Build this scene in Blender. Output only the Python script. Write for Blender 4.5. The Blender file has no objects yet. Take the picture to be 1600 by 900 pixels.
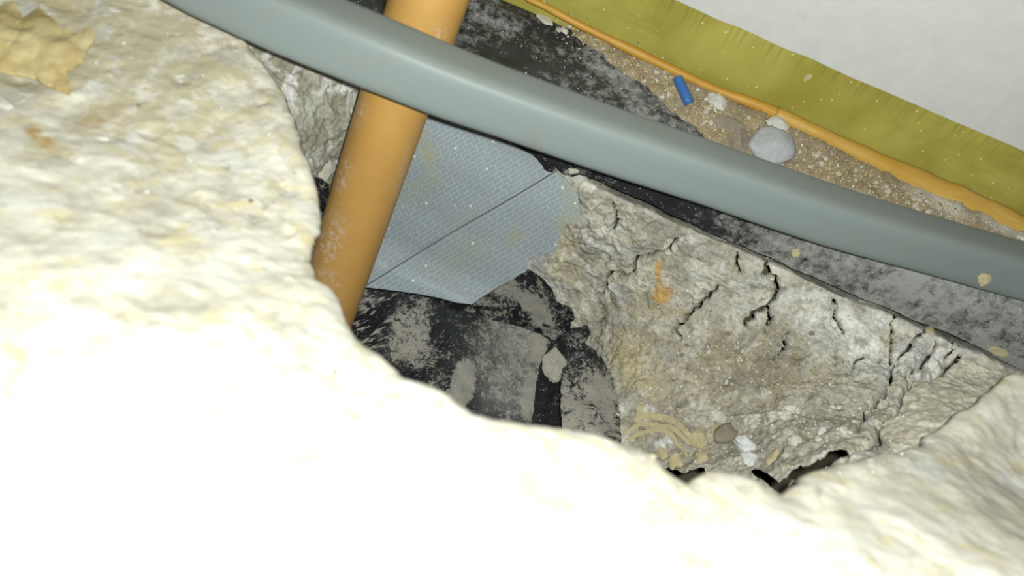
import bpy, bmesh, math, random
import numpy as np
from mathutils import Vector, Matrix
from mathutils.bvhtree import BVHTree
from mathutils.geometry import delaunay_2d_cdt

random.seed(7)
scene = bpy.context.scene
C = scene.collection

# ------------------------------------------------------------------ camera
PITCH, ROLL, FPX = math.radians(52.0), math.radians(23.5), 1200.0
CAM = np.array([0.0, 0.0, 0.215])
FWD = np.array([0.0, math.cos(PITCH), -math.sin(PITCH)])
DWN = np.array([0.0, -math.sin(PITCH), -math.cos(PITCH)])
XAX = np.array([1.0, 0.0, 0.0])
cr, sr = math.cos(ROLL), math.sin(ROLL)
IMR = XAX * cr - DWN * sr            # image right in the world
IMD = XAX * sr + DWN * cr            # image down in the world

cd = bpy.data.cameras.new('camera')
cam = bpy.data.objects.new('camera', cd)
C.objects.link(cam)
R = Matrix((Vector(IMR), Vector(-IMD), Vector(-FWD))).transposed()
cam.matrix_world = Matrix.Translation(Vector(CAM)) @ R.to_4x4()
cd.sensor_width = 36.0
cd.lens = 36.0 * FPX / 1600.0
cd.clip_start = 0.01
cd.clip_end = 20
cd.dof.use_dof = True
cd.dof.focus_distance = 0.385
cd.dof.aperture_fstop = 7.5
scene.camera = cam

# ------------------------------------------------------------------ world, flash, exposure
w = bpy.data.worlds.new('world')
scene.world = w
w.use_nodes = True
w.node_tree.nodes['Background'].inputs[0].default_value = (0.9, 0.95, 1.0, 1)
w.node_tree.nodes['Background'].inputs[1].default_value = 0.0

ld = bpy.data.lights.new('phone_flash_offscreen', 'POINT')
ld.energy = 7.3
ld.color = (0.965, 1.0, 0.95)
ld.shadow_soft_size = 0.0025
lo = bpy.data.objects.new('phone_flash_offscreen', ld)
lo.location = Vector(CAM + XAX * 0.006 - DWN * 0.008)
C.objects.link(lo)

vs = scene.view_settings
vs.view_transform = 'Standard'
vs.look = 'None'
vs.gamma = 1.0
vs.use_curve_mapping = False
vs.exposure = 0.0

# ------------------------------------------------------------------ pixel <-> world
def uv_of(px, py):
    dx, dy = np.asarray(px, float) - 800.0, np.asarray(py, float) - 450.0
    return dx * cr + dy * sr, -dx * sr + dy * cr
def ray_uv(u, v):
    u, v = np.asarray(u, float), np.asarray(v, float)
    return XAX * (u / FPX)[..., None] + DWN * (v / FPX)[..., None] + FWD
def ray(px, py):
    return ray_uv(*uv_of(px, py))
def at_y(px, py, y):
    d = ray(px, py); return CAM + d * (np.asarray(y) / d[..., 1])[..., None]
def at_z(px, py, z):
    d = ray(px, py); return CAM + d * ((np.asarray(z) - CAM[2]) / d[..., 2])[..., None]
def at_d(px, py, dep):
    d = ray(px, py); return CAM + d * np.asarray(dep, float)[..., None]
def project(P):
    q = P - CAM
    d = q @ FWD
    u, v = (q @ XAX) / d * FPX, (q @ DWN) / d * FPX
    return 800 + u * cr - v * sr, 450 + u * sr + v * cr, d

# ------------------------------------------------------------------ numpy noise
def _h(i, j, k, s):
    n = (i.astype(np.uint32) * np.uint32(374761393) + j.astype(np.uint32) * np.uint32(668265263)
         + k.astype(np.uint32) * np.uint32(2147483647 - 58) + np.uint32(s * 1013904223 & 0xffffffff))
    n = (n ^ (n >> np.uint32(13))) * np.uint32(1274126177)
    n = (n ^ (n >> np.uint32(16))) * np.uint32(2246822519)
    return ((n ^ (n >> np.uint32(15))) & np.uint32(0xffffff)).astype(np.float64) / 0xffffff
def vnoise(P, s=0):
    i = np.floor(P).astype(np.int64); f = P - i
    f = f * f * f * (f * (f * 6 - 15) + 10)
    r = 0
    for a in (0, 1):
        wa = f[..., 0] if a else 1 - f[..., 0]
        for b in (0, 1):
            wb = f[..., 1] if b else 1 - f[..., 1]
            for c in (0, 1):
                wc = f[..., 2] if c else 1 - f[..., 2]
                r = r + wa * wb * wc * _h(i[..., 0] + a, i[..., 1] + b, i[..., 2] + c, s)
    return r * 2 - 1
ROT = np.array([[0.0, 0.8, 0.6], [-0.8, 0.36, -0.48], [-0.6, -0.48, 0.64]])
def fbm(P, scale, octv=5, s=0, gain=0.5, ridged=False):
    Q = P * scale; a = 1.0; r = 0; t = 0
    for o in range(octv):
        n = vnoise(Q + 17.3 * o, s + o)
        if ridged: n = 1 - 2 * np.abs(n)
        r = r + a * n; t += a; a *= gain
        Q = (Q @ ROT) * 2.03
    return r / t
def worley(P, scale, s=0):
    Q = P * scale; i = np.floor(Q).astype(np.int64); best = np.full(Q.shape[:-1], 9.0)
    second = best.copy(); cid = np.zeros(Q.shape[:-1])
    for a in (-1, 0, 1):
        for b in (-1, 0, 1):
            for c in (-1, 0, 1):
                ii, jj, kk = i[..., 0] + a, i[..., 1] + b, i[..., 2] + c
                d2 = ((ii + _h(ii, jj, kk, s + 1) - Q[..., 0]) ** 2 + (jj + _h(ii, jj, kk, s + 2) - Q[..., 1]) ** 2
                      + (kk + _h(ii, jj, kk, s + 3) - Q[..., 2]) ** 2)
                m = d2 < best
                second = np.where(m, best, np.minimum(second, d2))
                cid = np.where(m, _h(ii, jj, kk, s + 4), cid)
                best = np.where(m, d2, best)
    return np.sqrt(best), np.sqrt(second), cid
def sstep(a, b, x):
    t = np.clip((x - a) / (b - a), 0, 1); return t * t * (3 - 2 * t)
def seg_dist(px, py, line):
    best = np.full(np.shape(px), 1e9)
    for (ax, ay), (bx, by) in zip(line[:-1], line[1:]):
        vx, vy = bx - ax, by - ay; L = vx * vx + vy * vy + 1e-12
        t = np.clip(((px - ax) * vx + (py - ay) * vy) / L, 0, 1)
        best = np.minimum(best, np.hypot(px - ax - t * vx, py - ay - t * vy))
    return best
def inside(px, py, poly):
    r = np.zeros(np.shape(px), bool); n = len(poly)
    for k in range(n):
        (ax, ay), (bx, by) = poly[k], poly[(k + 1) % n]
        if ay == by: continue
        c = (ay > py) != (by > py)
        r ^= c & (px < (bx - ax) * (py - ay) / (by - ay) + ax)
    return r
def blob(px, py, cx, cy, rx, ry, ang=0, soft=0.6):
    a = math.radians(ang); dx, dy = px - cx, py - cy
    q = np.hypot((dx * math.cos(a) + dy * math.sin(a)) / rx, (-dx * math.sin(a) + dy * math.cos(a)) / ry)
    return 1 - sstep(1 - soft, 1 + soft * 0.5, q)

# ------------------------------------------------------------------ object helpers
BV = []
def link(name, mesh, mat, parent=None):
    o = bpy.data.objects.new(name, mesh)
    if mat: mesh.materials.append(mat)
    C.objects.link(o); o.parent = parent
    return o
def tag(o, label=None, cat=None, group=None, kind=None):
    if label: o['label'] = label
    if cat: o['category'] = cat
    if group: o['group'] = group
    if kind: o['kind'] = kind
    return o
def empty(name, loc, label, cat, group=None):
    o = bpy.data.objects.new(name, None); o.empty_display_size = 0.01
    o.location = Vector(loc); C.objects.link(o)
    return tag(o, label, cat, group)
def mesh_from(name, verts, faces, smooth=True, bvh=False):
    m = bpy.data.meshes.new(name)
    verts = np.asarray(verts, float).reshape(-1, 3)
    m.from_pydata(verts.tolist(), [], [tuple(int(i) for i in f) for f in faces])
    if smooth: m.polygons.foreach_set('use_smooth', np.ones(len(m.polygons), bool))
    m.update()
    if bvh: BV.append(BVHTree.FromPolygons([Vector(v) for v in verts], [tuple(int(i) for i in f) for f in faces]))
    return m
def grid_faces(nu, nv):
    i = np.arange(nu * nv).reshape(nu, nv)
    return np.stack([i[:-1, :-1], i[1:, :-1], i[1:, 1:], i[:-1, 1:]], -1).reshape(-1, 4)
def grid_normals(P):
    du = np.gradient(P, axis=0); dv = np.gradient(P, axis=1)
    n = np.cross(du, dv); n /= np.linalg.norm(n, axis=-1, keepdims=True) + 1e-15
    return n
def add_col(m, name, arr):
    arr = np.asarray(arr, float).reshape(-1, arr.shape[-1])
    if arr.shape[1] == 3: arr = np.concatenate([arr, np.ones((len(arr), 1))], 1)
    a = m.attributes.new(name, 'FLOAT_COLOR', 'POINT'); a.data.foreach_set('color', arr.ravel().astype(np.float32))
def add_val(m, name, arr):
    a = m.attributes.new(name, 'FLOAT', 'POINT'); a.data.foreach_set('value', np.asarray(arr).ravel().astype(np.float32))
def hit(px, py):
    d = Vector(ray(px, py)).normalized(); best = None
    for b in BV:
        r = b.ray_cast(Vector(CAM), d)
        if r[0] is not None and (best is None or r[3] < best[2]):
            n = r[1] if r[1].dot(d) < 0 else -r[1]
            best = (r[0], n, r[3])
    return best
def solid(o, t, off=-1):
    md = o.modifiers.new('thickness', 'SOLIDIFY'); md.thickness = t; md.offset = off
    es = o.modifiers.new('crisp_edges', 'EDGE_SPLIT'); es.split_angle = math.radians(50)
    return o
def dense(line, step=6.0, jit=0.0, closed=True, seed=1):
    rnd = random.Random(seed); out = []
    n = len(line)
    for k in range(n if closed else n - 1):
        a, b = line[k], line[(k + 1) % n]
        L = math.hypot(b[0] - a[0], b[1] - a[1]); m = max(1, int(L / step))
        for i in range(m):
            t = i / m
            out.append((a[0] + (b[0] - a[0]) * t + rnd.uniform(-jit, jit), a[1] + (b[1] - a[1]) * t + rnd.uniform(-jit, jit)))
    if not closed: out.append(line[-1])
    return out
def patch_poly(outline, func, spacing=6.0, jit=0.0, seed=1):
    """fills an outline given in photo pixels; func(px, py) -> world points on the thing's own surface"""
    ol = dense(outline, spacing, jit, True, seed)
    A = np.array(ol); x0, y0 = A.min(0); x1, y1 = A.max(0)
    gx, gy = np.meshgrid(np.arange(x0, x1, spacing), np.arange(y0, y1, spacing))
    gx = gx.ravel(); gy = gy.ravel()
    keep = inside(gx, gy, ol) & (seg_dist(gx, gy, ol + [ol[0]]) > spacing * 0.5)
    pts = [Vector(p) for p in ol] + [Vector((a, b)) for a, b in zip(gx[keep], gy[keep])]
    n = len(ol)
    v, e, f, *_ = delaunay_2d_cdt(pts, [(i, (i + 1) % n) for i in range(n)], [], 1, 1e-4)
    q = np.array([(p.x, p.y) for p in v])
    edge = seg_dist(q[:, 0], q[:, 1], ol + [ol[0]])
    return func(q[:, 0], q[:, 1]), f, q, edge

# ------------------------------------------------------------------ materials
class NT:
    def __init__(s, name, rough=0.9, spec=0.3):
        s.m = bpy.data.materials.new(name); s.m.use_nodes = True
        s.t = s.m.node_tree; s.b = s.t.nodes['Principled BSDF']
        s.b.inputs['Roughness'].default_value = rough
        s.b.inputs['Specular IOR Level'].default_value = spec
    def n(s, typ, **kw):
        x = s.t.nodes.new(typ)
        for k, v in kw.items(): setattr(x, k, v)
        return x
    def put(s, sock, val):
        if isinstance(val, bpy.types.NodeSocket): s.t.links.new(val, sock)
        elif isinstance(val, (tuple, list)) and len(val) == 3 and sock.type == 'RGBA': sock.default_value = (*val, 1)
        else: sock.default_value = val
    def coord(s, kind='Object'): return s.n('ShaderNodeTexCoord').outputs[kind]
    def attr(s, name, out='Color'): return s.n('ShaderNodeAttribute', attribute_name=name).outputs[out]
    def noise(s, scale, detail=6, rough=0.6, dist=0.0, vec=None, out='Fac'):
        x = s.n('ShaderNodeTexNoise'); s.put(x.inputs['Vector'], vec or s.coord())
        x.inputs['Scale'].default_value = scale; x.inputs['Detail'].default_value = detail
        x.inputs['Roughness'].default_value = rough; x.inputs['Distortion'].default_value = dist
        return x.outputs[out]
    def voro(s, scale, vec=None, out='Distance', feature='F1'):
        x = s.n('ShaderNodeTexVoronoi', feature=feature); s.put(x.inputs['Vector'], vec or s.coord())
        x.inputs['Scale'].default_value = scale
        return x.outputs[out]
    def ramp(s, f, lo, hi, a=0.0, b=1.0):
        x = s.n('ShaderNodeMapRange'); s.put(x.inputs['Value'], f)
        for k, v in zip(('From Min', 'From Max', 'To Min', 'To Max'), (lo, hi, a, b)): x.inputs[k].default_value = v
        return x.outputs['Result']
    def math(s, op, a, b=0.0):
        x = s.n('ShaderNodeMath', operation=op); s.put(x.inputs[0], a); s.put(x.inputs[1], b); return x.outputs[0]
    def mix(s, f, a, b, mode='MIX'):
        x = s.n('ShaderNodeMix', data_type='RGBA', blend_type=mode)
        s.put(x.inputs['Factor'], f); s.put(x.inputs['A'], a); s.put(x.inputs['B'], b); return x.outputs['Result']
    def val(s, c, f):       # colour times value
        x = s.n('ShaderNodeVectorMath', operation='SCALE'); s.put(x.inputs[0], c); s.put(x.inputs['Scale'], f); return x.outputs[0]
    def col(s, c): s.put(s.b.inputs['Base Color'], c)
    def rough(s, c): s.put(s.b.inputs['Roughness'], c)
    def bump(s, h, strength=0.5, dist=0.001):
        x = s.n('ShaderNodeBump'); x.inputs['Strength'].default_value = strength; x.inputs['Distance'].default_value = dist
        s.put(x.inputs['Height'], h); s.put(s.b.inputs['Normal'], x.outputs['Normal'])

def mat_concrete_slab():
    t = NT('slab_concrete', 0.95, 0.2)
    c = t.mix(t.ramp(t.noise(70, 8, 0.6, 0.4), 0.35, 0.65), (0.37, 0.35, 0.285), (0.63, 0.605, 0.51))
    c = t.mix(t.ramp(t.noise(38, 5, 0.55, 0.3), 0.50, 0.62, 0, 0.75), c, (0.53, 0.525, 0.485))
    c = t.mix(t.ramp(t.noise(95, 5, 0.6, 0.5), 0.54, 0.70, 0, 0.8), c, (0.52, 0.46, 0.27))
    c = t.mix(t.ramp(t.noise(160, 3, 0.5), 0.64, 0.72, 0, 0.8), c, (0.62, 0.61, 0.57))
    c = t.mix(t.ramp(t.noise(130, 4, 0.6), 0.30, 0.38, 0.6, 0), c, (0.26, 0.24, 0.185))
    c = t.mix(t.ramp(t.math('ADD', t.noise(75, 7, 0.65, 0.5), t.math('MULTIPLY', t.attr('dirt_falloff', 'Fac'), 0.25)), 0.60, 0.68, 0, 0.85), c, (0.42, 0.375, 0.25))
    c = t.mix(t.math('MULTIPLY', t.attr('stain', 'Fac'), t.ramp(t.noise(260, 4), 0.3, 0.6)), c, (0.34, 0.22, 0.07))
    t.col(c)
    t.bump(t.noise(450, 6, 0.65), 0.3, 0.001)
    return t.m
def mat_rough_concrete():
    t = NT('rough_concrete', 0.95, 0.2)
    c = t.val(t.attr('tint'), t.ramp(t.noise(420, 8, 0.7, 0.3), 0.25, 0.75, 0.55, 1.4))
    c = t.mix(t.ramp(t.noise(900, 3, 0.5), 0.66, 0.72, 0, 0.7), c, (0.55, 0.52, 0.46))
    c = t.mix(t.ramp(t.noise(760, 3, 0.5), 0.26, 0.32, 0.65, 0), c, (0.12, 0.10, 0.07))
    t.col(c)
    t.bump(t.noise(1000, 6, 0.7), 0.7, 0.0008)
    return t.m
def mat_film(name, base, dust, lo=0.42, hi=0.6, sc=300, rough=0.32, specks=True, dist=1.2):
    t = NT(name, rough, 0.5)
    nn = t.math('ADD', t.ramp(t.noise(sc, 9, 0.78, dist), 0.3, 0.7, 0.05, 0.95), t.ramp(t.noise(sc * 0.28, 5, 0.65, 1.0), 0.3, 0.7, -0.2, 0.2))
    n = t.math('ADD', nn, t.math('SUBTRACT', t.attr('dust', 'Fac'), 0.5))
    m1 = t.n('ShaderNodeMapping'); t.put(m1.inputs[0], t.coord()); m1.inputs['Rotation'].default_value = (0, 0, math.radians(-52))
    m2 = t.n('ShaderNodeMapping'); t.put(m2.inputs[0], m1.outputs[0]); m2.inputs['Scale'].default_value = (0.2, 1, 1)
    stk = t.math('MULTIPLY', t.ramp(t.noise(420, 5, 0.6, 0.3, vec=m2.outputs[0]), 0.55, 0.60), t.attr('streak', 'Fac'))
    k = t.math('MAXIMUM', t.ramp(n, lo, hi, 0, 1), stk)
    b = t.mix(t.ramp(t.noise(120, 5, 0.65), 0.3, 0.6, 0.35, 1), base, t.attr('thin_dust'))
    c = t.mix(k, b, t.val(t.mix(t.noise(500, 6, 0.7), dust, tuple(x * 0.62 for x in dust)), 1.0))
    if specks:
        s = t.ramp(t.voro(620), 0.10, 0.17, 1, 0)
        s = t.math('MULTIPLY', s, t.ramp(t.noise(120, 3), 0.45, 0.6))
        k = t.math('MAXIMUM', k, s)
        c = t.mix(s, c, (0.55, 0.54, 0.5))
    t.col(c)
    t.rough(t.ramp(k, 0, 1, rough, 0.95))
    t.bump(t.math('ADD', t.noise(500, 6, 0.65), t.math('MULTIPLY', k, 0.5)), 0.4, 0.0008)
    return t.m
def mat_grey_hose():
    t = NT('grey_hose', 0.55, 0.3)
    nz = t.n('ShaderNodeSeparateXYZ'); t.put(nz.inputs[0], t.n('ShaderNodeNewGeometry').outputs['Normal'])
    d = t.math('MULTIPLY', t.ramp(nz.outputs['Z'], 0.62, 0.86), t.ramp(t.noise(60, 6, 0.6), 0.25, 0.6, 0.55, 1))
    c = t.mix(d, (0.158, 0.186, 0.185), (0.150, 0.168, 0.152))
    c = t.mix(t.math('MULTIPLY', t.ramp(t.noise(45, 7, 0.7, 0.6), 0.60, 0.75), 0.6), c, (0.17, 0.155, 0.115))
    c = t.mix(t.ramp(t.voro(260), 0.05, 0.10, 0.4, 0), c, (0.22, 0.22, 0.2))
    t.col(c); t.rough(t.ramp(d, 0, 1, 0.5, 0.85))
    t.bump(t.noise(400, 4), 0.08, 0.0005)
    return t.m
def mat_orange_pipe():
    t = NT('orange_pipe', 0.5, 0.3)
    c = t.mix(t.ramp(t.noise(50, 4), 0.35, 0.65), (0.372, 0.208, 0.056), (0.40, 0.227, 0.064))
    mp = t.n('ShaderNodeMapping'); t.put(mp.inputs[0], t.coord()); mp.inputs['Scale'].default_value = (1, 1, 0.12)
    c = t.mix(t.ramp(t.noise(700, 4, 0.6, vec=mp.outputs[0]), 0.70, 0.78, 0, 0.45), c, (0.50, 0.37, 0.2))
    sm = t.math('MULTIPLY', t.attr('smear', 'Fac'), t.ramp(t.noise(330, 8, 0.75, 0.5), 0.46, 0.62))
    c = t.mix(sm, c, (0.46, 0.36, 0.29))
    c = t.mix(t.ramp(t.voro(230), 0.035, 0.06, 0.8, 0), c, (0.28, 0.13, 0.04))
    t.col(c); t.rough(t.ramp(sm, 0, 1, 0.5, 0.9)); t.bump(t.noise(300, 4), 0.05, 0.0005)
    return t.m
def mat_weave(name='woven_mesh'):
    t = NT(name, 0.55, 0.35)
    uv = t.n('ShaderNodeUVMap', uv_map='UVMap').outputs[0]
    jig = t.n('ShaderNodeVectorMath', operation='ADD')
    ns = t.n('ShaderNodeVectorMath', operation='SCALE'); t.put(ns.inputs[0], t.noise(0.35, 3, 0.6, vec=uv, out='Color')); ns.inputs['Scale'].default_value = 1.1
    t.put(jig.inputs[0], uv); t.put(jig.inputs[1], ns.outputs[0])
    br = t.n('ShaderNodeTexBrick', offset=0.4, offset_frequency=3, squash=1.0)
    t.put(br.inputs['Vector'], jig.outputs[0])
    for k, v in (('Scale', 1.0), ('Mortar Size', 0.24), ('Mortar Smooth', 0.8), ('Brick Width', 3.0), ('Row Height', 1.5)): br.inputs[k].default_value = v
    t.put(br.inputs['Color1'], (0.255, 0.30, 0.335)); t.put(br.inputs['Color2'], (0.235, 0.278, 0.31)); t.put(br.inputs['Mortar'], (0.365, 0.41, 0.435))
    c = t.mix(t.ramp(t.noise(0.09, 5, 0.6, vec=uv), 0.35, 0.65), br.outputs['Color'], (0.27, 0.30, 0.30), 'MIX')
    c = t.mix(0.45, br.outputs['Color'], c)
    st = t.math('MULTIPLY', t.attr('dust', 'Fac'), t.ramp(t.noise(0.4, 5, 0.65, vec=uv), 0.3, 0.6))
    c = t.mix(st, c, (0.32, 0.31, 0.16))
    c = t.mix(t.ramp(t.voro(0.16, vec=uv), 0.05, 0.10, 0.8, 0), c, (0.7, 0.7, 0.66))
    t.col(c); t.bump(br.outputs['Fac'], 0.35, 0.0004)
    return t.m
def mat_plaster():
    t = NT('white_plaster', 0.9, 0.2)
    c = t.mix(t.ramp(t.noise(120, 6, 0.6), 0.35, 0.65), (0.43, 0.425, 0.41), (0.46, 0.455, 0.445))
    c = t.mix(t.ramp(t.voro(75), 0.05, 0.085, 0.3, 0), c, (0.34, 0.34, 0.32))
    t.col(c); t.bump(t.noise(700, 5), 0.25, 0.0006); return t.m
def mat_olive():
    t = NT('olive_board', 0.4, 0.4)
    c = t.mix(t.ramp(t.noise(32, 5, 0.55, 0.4), 0.35, 0.68), (0.25, 0.22, 0.037), (0.345, 0.31, 0.072))
    mp = t.n('ShaderNodeMapping'); t.put(mp.inputs[0], t.coord()); mp.inputs['Scale'].default_value = (1, 1, 0.03)
    sx = t.n('ShaderNodeSeparateXYZ'); t.put(sx.inputs[0], t.coord())
    top = t.ramp(sx.outputs['Z'], 0.022, 0.036, 0, 1)
    c = t.mix(t.math('MULTIPLY', t.ramp(t.noise(900, 3, 0.6, vec=mp.outputs[0]), 0.5, 0.62, 0, 0.6), top), c, (0.14, 0.13, 0.04))
    mp2 = t.n('ShaderNodeMapping'); t.put(mp2.inputs[0], t.coord()); mp2.inputs['Scale'].default_value = (0.15, 1, 1)
    c = t.mix(t.ramp(t.noise(160, 4, 0.6, vec=mp2.outputs[0]), 0.56, 0.72, 0, 0.35), c, (0.2, 0.165, 0.03))
    c = t.mix(t.ramp(t.voro(170), 0.06, 0.10, 0.75, 0), c, (0.60, 0.56, 0.33))
    t.col(c); t.bump(t.noise(260, 4), 0.08, 0.0006); return t.m
def mat_amber(name, a, b):
    t = NT(name, 0.5, 0.35)
    mp = t.n('ShaderNodeMapping'); t.put(mp.inputs[0], t.coord()); mp.inputs['Scale'].default_value = (0.16, 1, 1)
    c = t.mix(t.ramp(t.noise(240, 6, 0.6, 0.5, vec=mp.outputs[0]), 0.32, 0.68), a, b)
    t.col(c); t.bump(t.noise(400, 4, vec=mp.outputs[0]), 0.2, 0.0006); return t.m
def mat_sand():
    t = NT('sand_debris', 0.95, 0.2)
    c = t.mix(t.ramp(t.noise(240, 8, 0.7), 0.3, 0.7), (0.20, 0.155, 0.085), (0.42, 0.34, 0.20))
    c = t.mix(t.ramp(t.noise(60, 5, 0.6), 0.45, 0.62), c, (0.30, 0.245, 0.165))
    c = t.mix(t.ramp(t.voro(900), 0.18, 0.3, 0.8, 0), c, (0.55, 0.49, 0.36))
    c = t.mix(t.attr('dust', 'Fac'), c, (0.62, 0.58, 0.52))
    t.col(c); t.bump(t.noise(1000, 5, 0.7), 0.9, 0.001); return t.m
def mat_stone(name, a, b, sc=400, rough=0.9, spec=0.25):
    t = NT(name, rough, spec)
    t.col(t.mix(t.ramp(t.noise(sc, 7, 0.65), 0.3, 0.7), a, b)); t.bump(t.noise(sc * 2.2, 5, 0.7), 0.5, 0.0007); return t.m
def mat_grit():
    t = NT('grit', 0.9, 0.2); t.col(t.attr('tint')); return t.m
def mat_blue():
    t = NT('blue_plastic', 0.35, 0.5)
    t.col(t.mix(t.ramp(t.noise(400, 5), 0.55, 0.75, 0, 0.5), (0.03, 0.105, 0.30), (0.14, 0.22, 0.40))); return t.m

M = dict(
    slab=mat_concrete_slab(), rough=mat_rough_concrete(),
    film=mat_film('black_film_dusty', (0.006, 0.006, 0.0075), (0.30, 0.285, 0.245)),
    strip=mat_film('black_strip_dusty', (0.008, 0.008, 0.0095), (0.30, 0.305, 0.288), 0.38, 0.88, 230, dist=0.3),
    hose=mat_grey_hose(), orange=mat_orange_pipe(), weave=mat_weave(), plaster=mat_plaster(), olive=mat_olive(),
    amber=mat_amber('amber_bead', (0.38, 0.19, 0.022), (0.44, 0.25, 0.04)),
    pale_amber=mat_amber('pale_amber_bead', (0.40, 0.225, 0.035), (0.48, 0.31, 0.08)),
    sand=mat_sand(), blue=mat_blue(), grit=mat_grit(),
    white_stone=mat_stone('white_stone', (0.40, 0.385, 0.345), (0.54, 0.525, 0.48)),
    grey_stone=mat_stone('grey_stone', (0.27, 0.28, 0.29), (0.35, 0.355, 0.36)),
    brown_stone=mat_stone('brown_stone', (0.17, 0.145, 0.11), (0.24, 0.205, 0.155)),
    earth=mat_stone('dark_earth', (0.12, 0.098, 0.07), (0.18, 0.15, 0.108)),
    seam_shade=mat_stone('seam_crease_shade', (0.10, 0.105, 0.105), (0.15, 0.155, 0.155)),
    dull_stone=mat_stone('dull_stone', (0.22, 0.21, 0.175), (0.36, 0.34, 0.29)),
    pale_stone=mat_stone('pale_stone', (0.33, 0.305, 0.25), (0.47, 0.44, 0.37)),
    tan=mat_stone('tan_flake', (0.30, 0.25, 0.135), (0.44, 0.385, 0.24), 250),
    foam=mat_stone('yellow_foam', (0.36, 0.26, 0.095), (0.50, 0.44, 0.25), 90),
    crystal=mat_stone('white_crystal', (0.40, 0.405, 0.40), (0.60, 0.61, 0.60), 300, 0.5, 0.5),
)

# ================================================================== STRUCTURE
# ---- white wall, olive board and amber bead along the floor
WY = 0.326
ZT = 0.0345
def box(name, lo, hi, mat, parent=None, bev=0.0):
    bm = bmesh.new(); bmesh.ops.create_cube(bm, size=1)
    for v in bm.verts:
        v.co = Vector([lo[i] + (v.co[i] + 0.5) * (hi[i] - lo[i]) for i in range(3)])
    if bev: bmesh.ops.bevel(bm, geom=bm.edges[:], offset=bev, segments=2, affect='EDGES')
    m = bpy.data.meshes.new(name); bm.to_mesh(m); bm.free()
    return link(name, m, mat, parent)

def build_wall():
    xs = np.linspace(-0.8, 0.8, 900)
    prof = [(WY + 0.012, 0.0), (WY + 0.0025, 0.0), (WY, 0.0012), (WY, 0.02), (WY, 0.08), (WY, 0.2), (WY, 0.7), (WY + 0.012, 0.7)]
    P = np.zeros((len(xs), len(prof), 3))
    e = fbm(np.stack([xs, xs * 0, xs * 0], -1), 60, 5, 3) * 0.0006
    for j, (y, z) in enumerate(prof):
        P[:, j, 0] = xs; P[:, j, 1] = y; P[:, j, 2] = ZT + z + e * (1 if j < 3 else 0)
    m = mesh_from('wall_back', P, grid_faces(len(xs), len(prof))[:, ::-1], smooth=False, bvh=True)
    o = link('wall_back', m, M['plaster'])
    return tag(o, 'white plastered wall above the olive green board', 'wall', kind='structure')
build_wall()

ob = tag(box('skirting_board', (-0.8, WY + 0.0015, -0.03), (0.8, WY + 0.0115, ZT + 0.004), M['olive']),
         'glossy olive green board along the foot of the white wall', 'board')
BV.append(BVHTree.FromPolygons([Vector(p) for p in ((-.8, WY + .0015, -.03), (.8, WY + .0015, -.03), (.8, WY + .0015, ZT), (-.8, WY + .0015, ZT))], [(0, 1, 2, 3)]))

def tube_mesh(name, pts, rads, ring=24, flat=None, caps=True, refs=None, power=2.0, twist=0.0):
    """sweeps an ellipse / superellipse (half width a, half depth b) along points"""
    pts = np.asarray(pts, float); n = len(pts)
    th = np.linspace(0, 2 * math.pi, 400); cx = np.sign(np.cos(th)) * np.abs(np.cos(th)) ** (2 / power); cy = np.sign(np.sin(th)) * np.abs(np.sin(th)) ** (2 / power)
    TW = (np.max(cx * math.cos(twist) - cy * math.sin(twist)), np.max(cx * math.sin(twist) + cy * math.cos(twist)))
    T = np.gradient(pts, axis=0); T /= np.linalg.norm(T, axis=1, keepdims=True)
    V = []
    for k in range(n):
        d = refs if refs is not None else (pts[k] - CAM)
        d = d / np.linalg.norm(d); b = d - T[k] * (d @ T[k]); b /= np.linalg.norm(b); a = np.cross(T[k], b)
        ra, rb = rads[k] if np.ndim(rads[k]) else (rads[k], rads[k])
        for j in range(ring):
            th = 2 * math.pi * j / ring; c, s = math.cos(th), math.sin(th)
            cc = math.copysign(abs(c) ** (2 / power), c); ss = math.copysign(abs(s) ** (2 / power), s)
            if twist:
                cc, ss = (cc * math.cos(twist) - ss * math.sin(twist)) / TW[0], (cc * math.sin(twist) + ss * math.cos(twist)) / TW[1]
            V.append(pts[k] + a * cc * ra + b * ss * rb)
    F = []
    for k in range(n - 1):
        for j in range(ring):
            j2 = (j + 1) % ring
            F.append((k * ring + j, k * ring + j2, (k + 1) * ring + j2, (k + 1) * ring + j))
    if caps:
        F.append(tuple(range(ring))); F.append(tuple((n - 1) * ring + j for j in range(ring))[::-1])
    return mesh_from(name, V, F)
def spline(pts, n):
    """Catmull-Rom through rows of numbers"""
    P = np.asarray(pts, float); m = len(P)
    t = np.linspace(0, m - 1, n); i = np.minimum(t.astype(int), m - 2); f = (t - i)[:, None]
    g = lambda k: P[np.clip(k, 0, m - 1)] if True else 0
    p0 = np.where((i == 0)[:, None], 2 * P[0] - P[1], P[np.clip(i - 1, 0, m - 1)]); p1 = P[i]; p2 = P[i + 1]
    p3 = np.where((i == m - 2)[:, None], 2 * P[-1] - P[-2], P[np.clip(i + 2, 0, m - 1)])
    return 0.5 * ((2 * p1) + (-p0 + p2) * f + (2 * p0 - 5 * p1 + 4 * p2 - p3) * f ** 2 + (-p0 + 3 * p1 - 3 * p2 + p3) * f ** 3)

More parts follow.
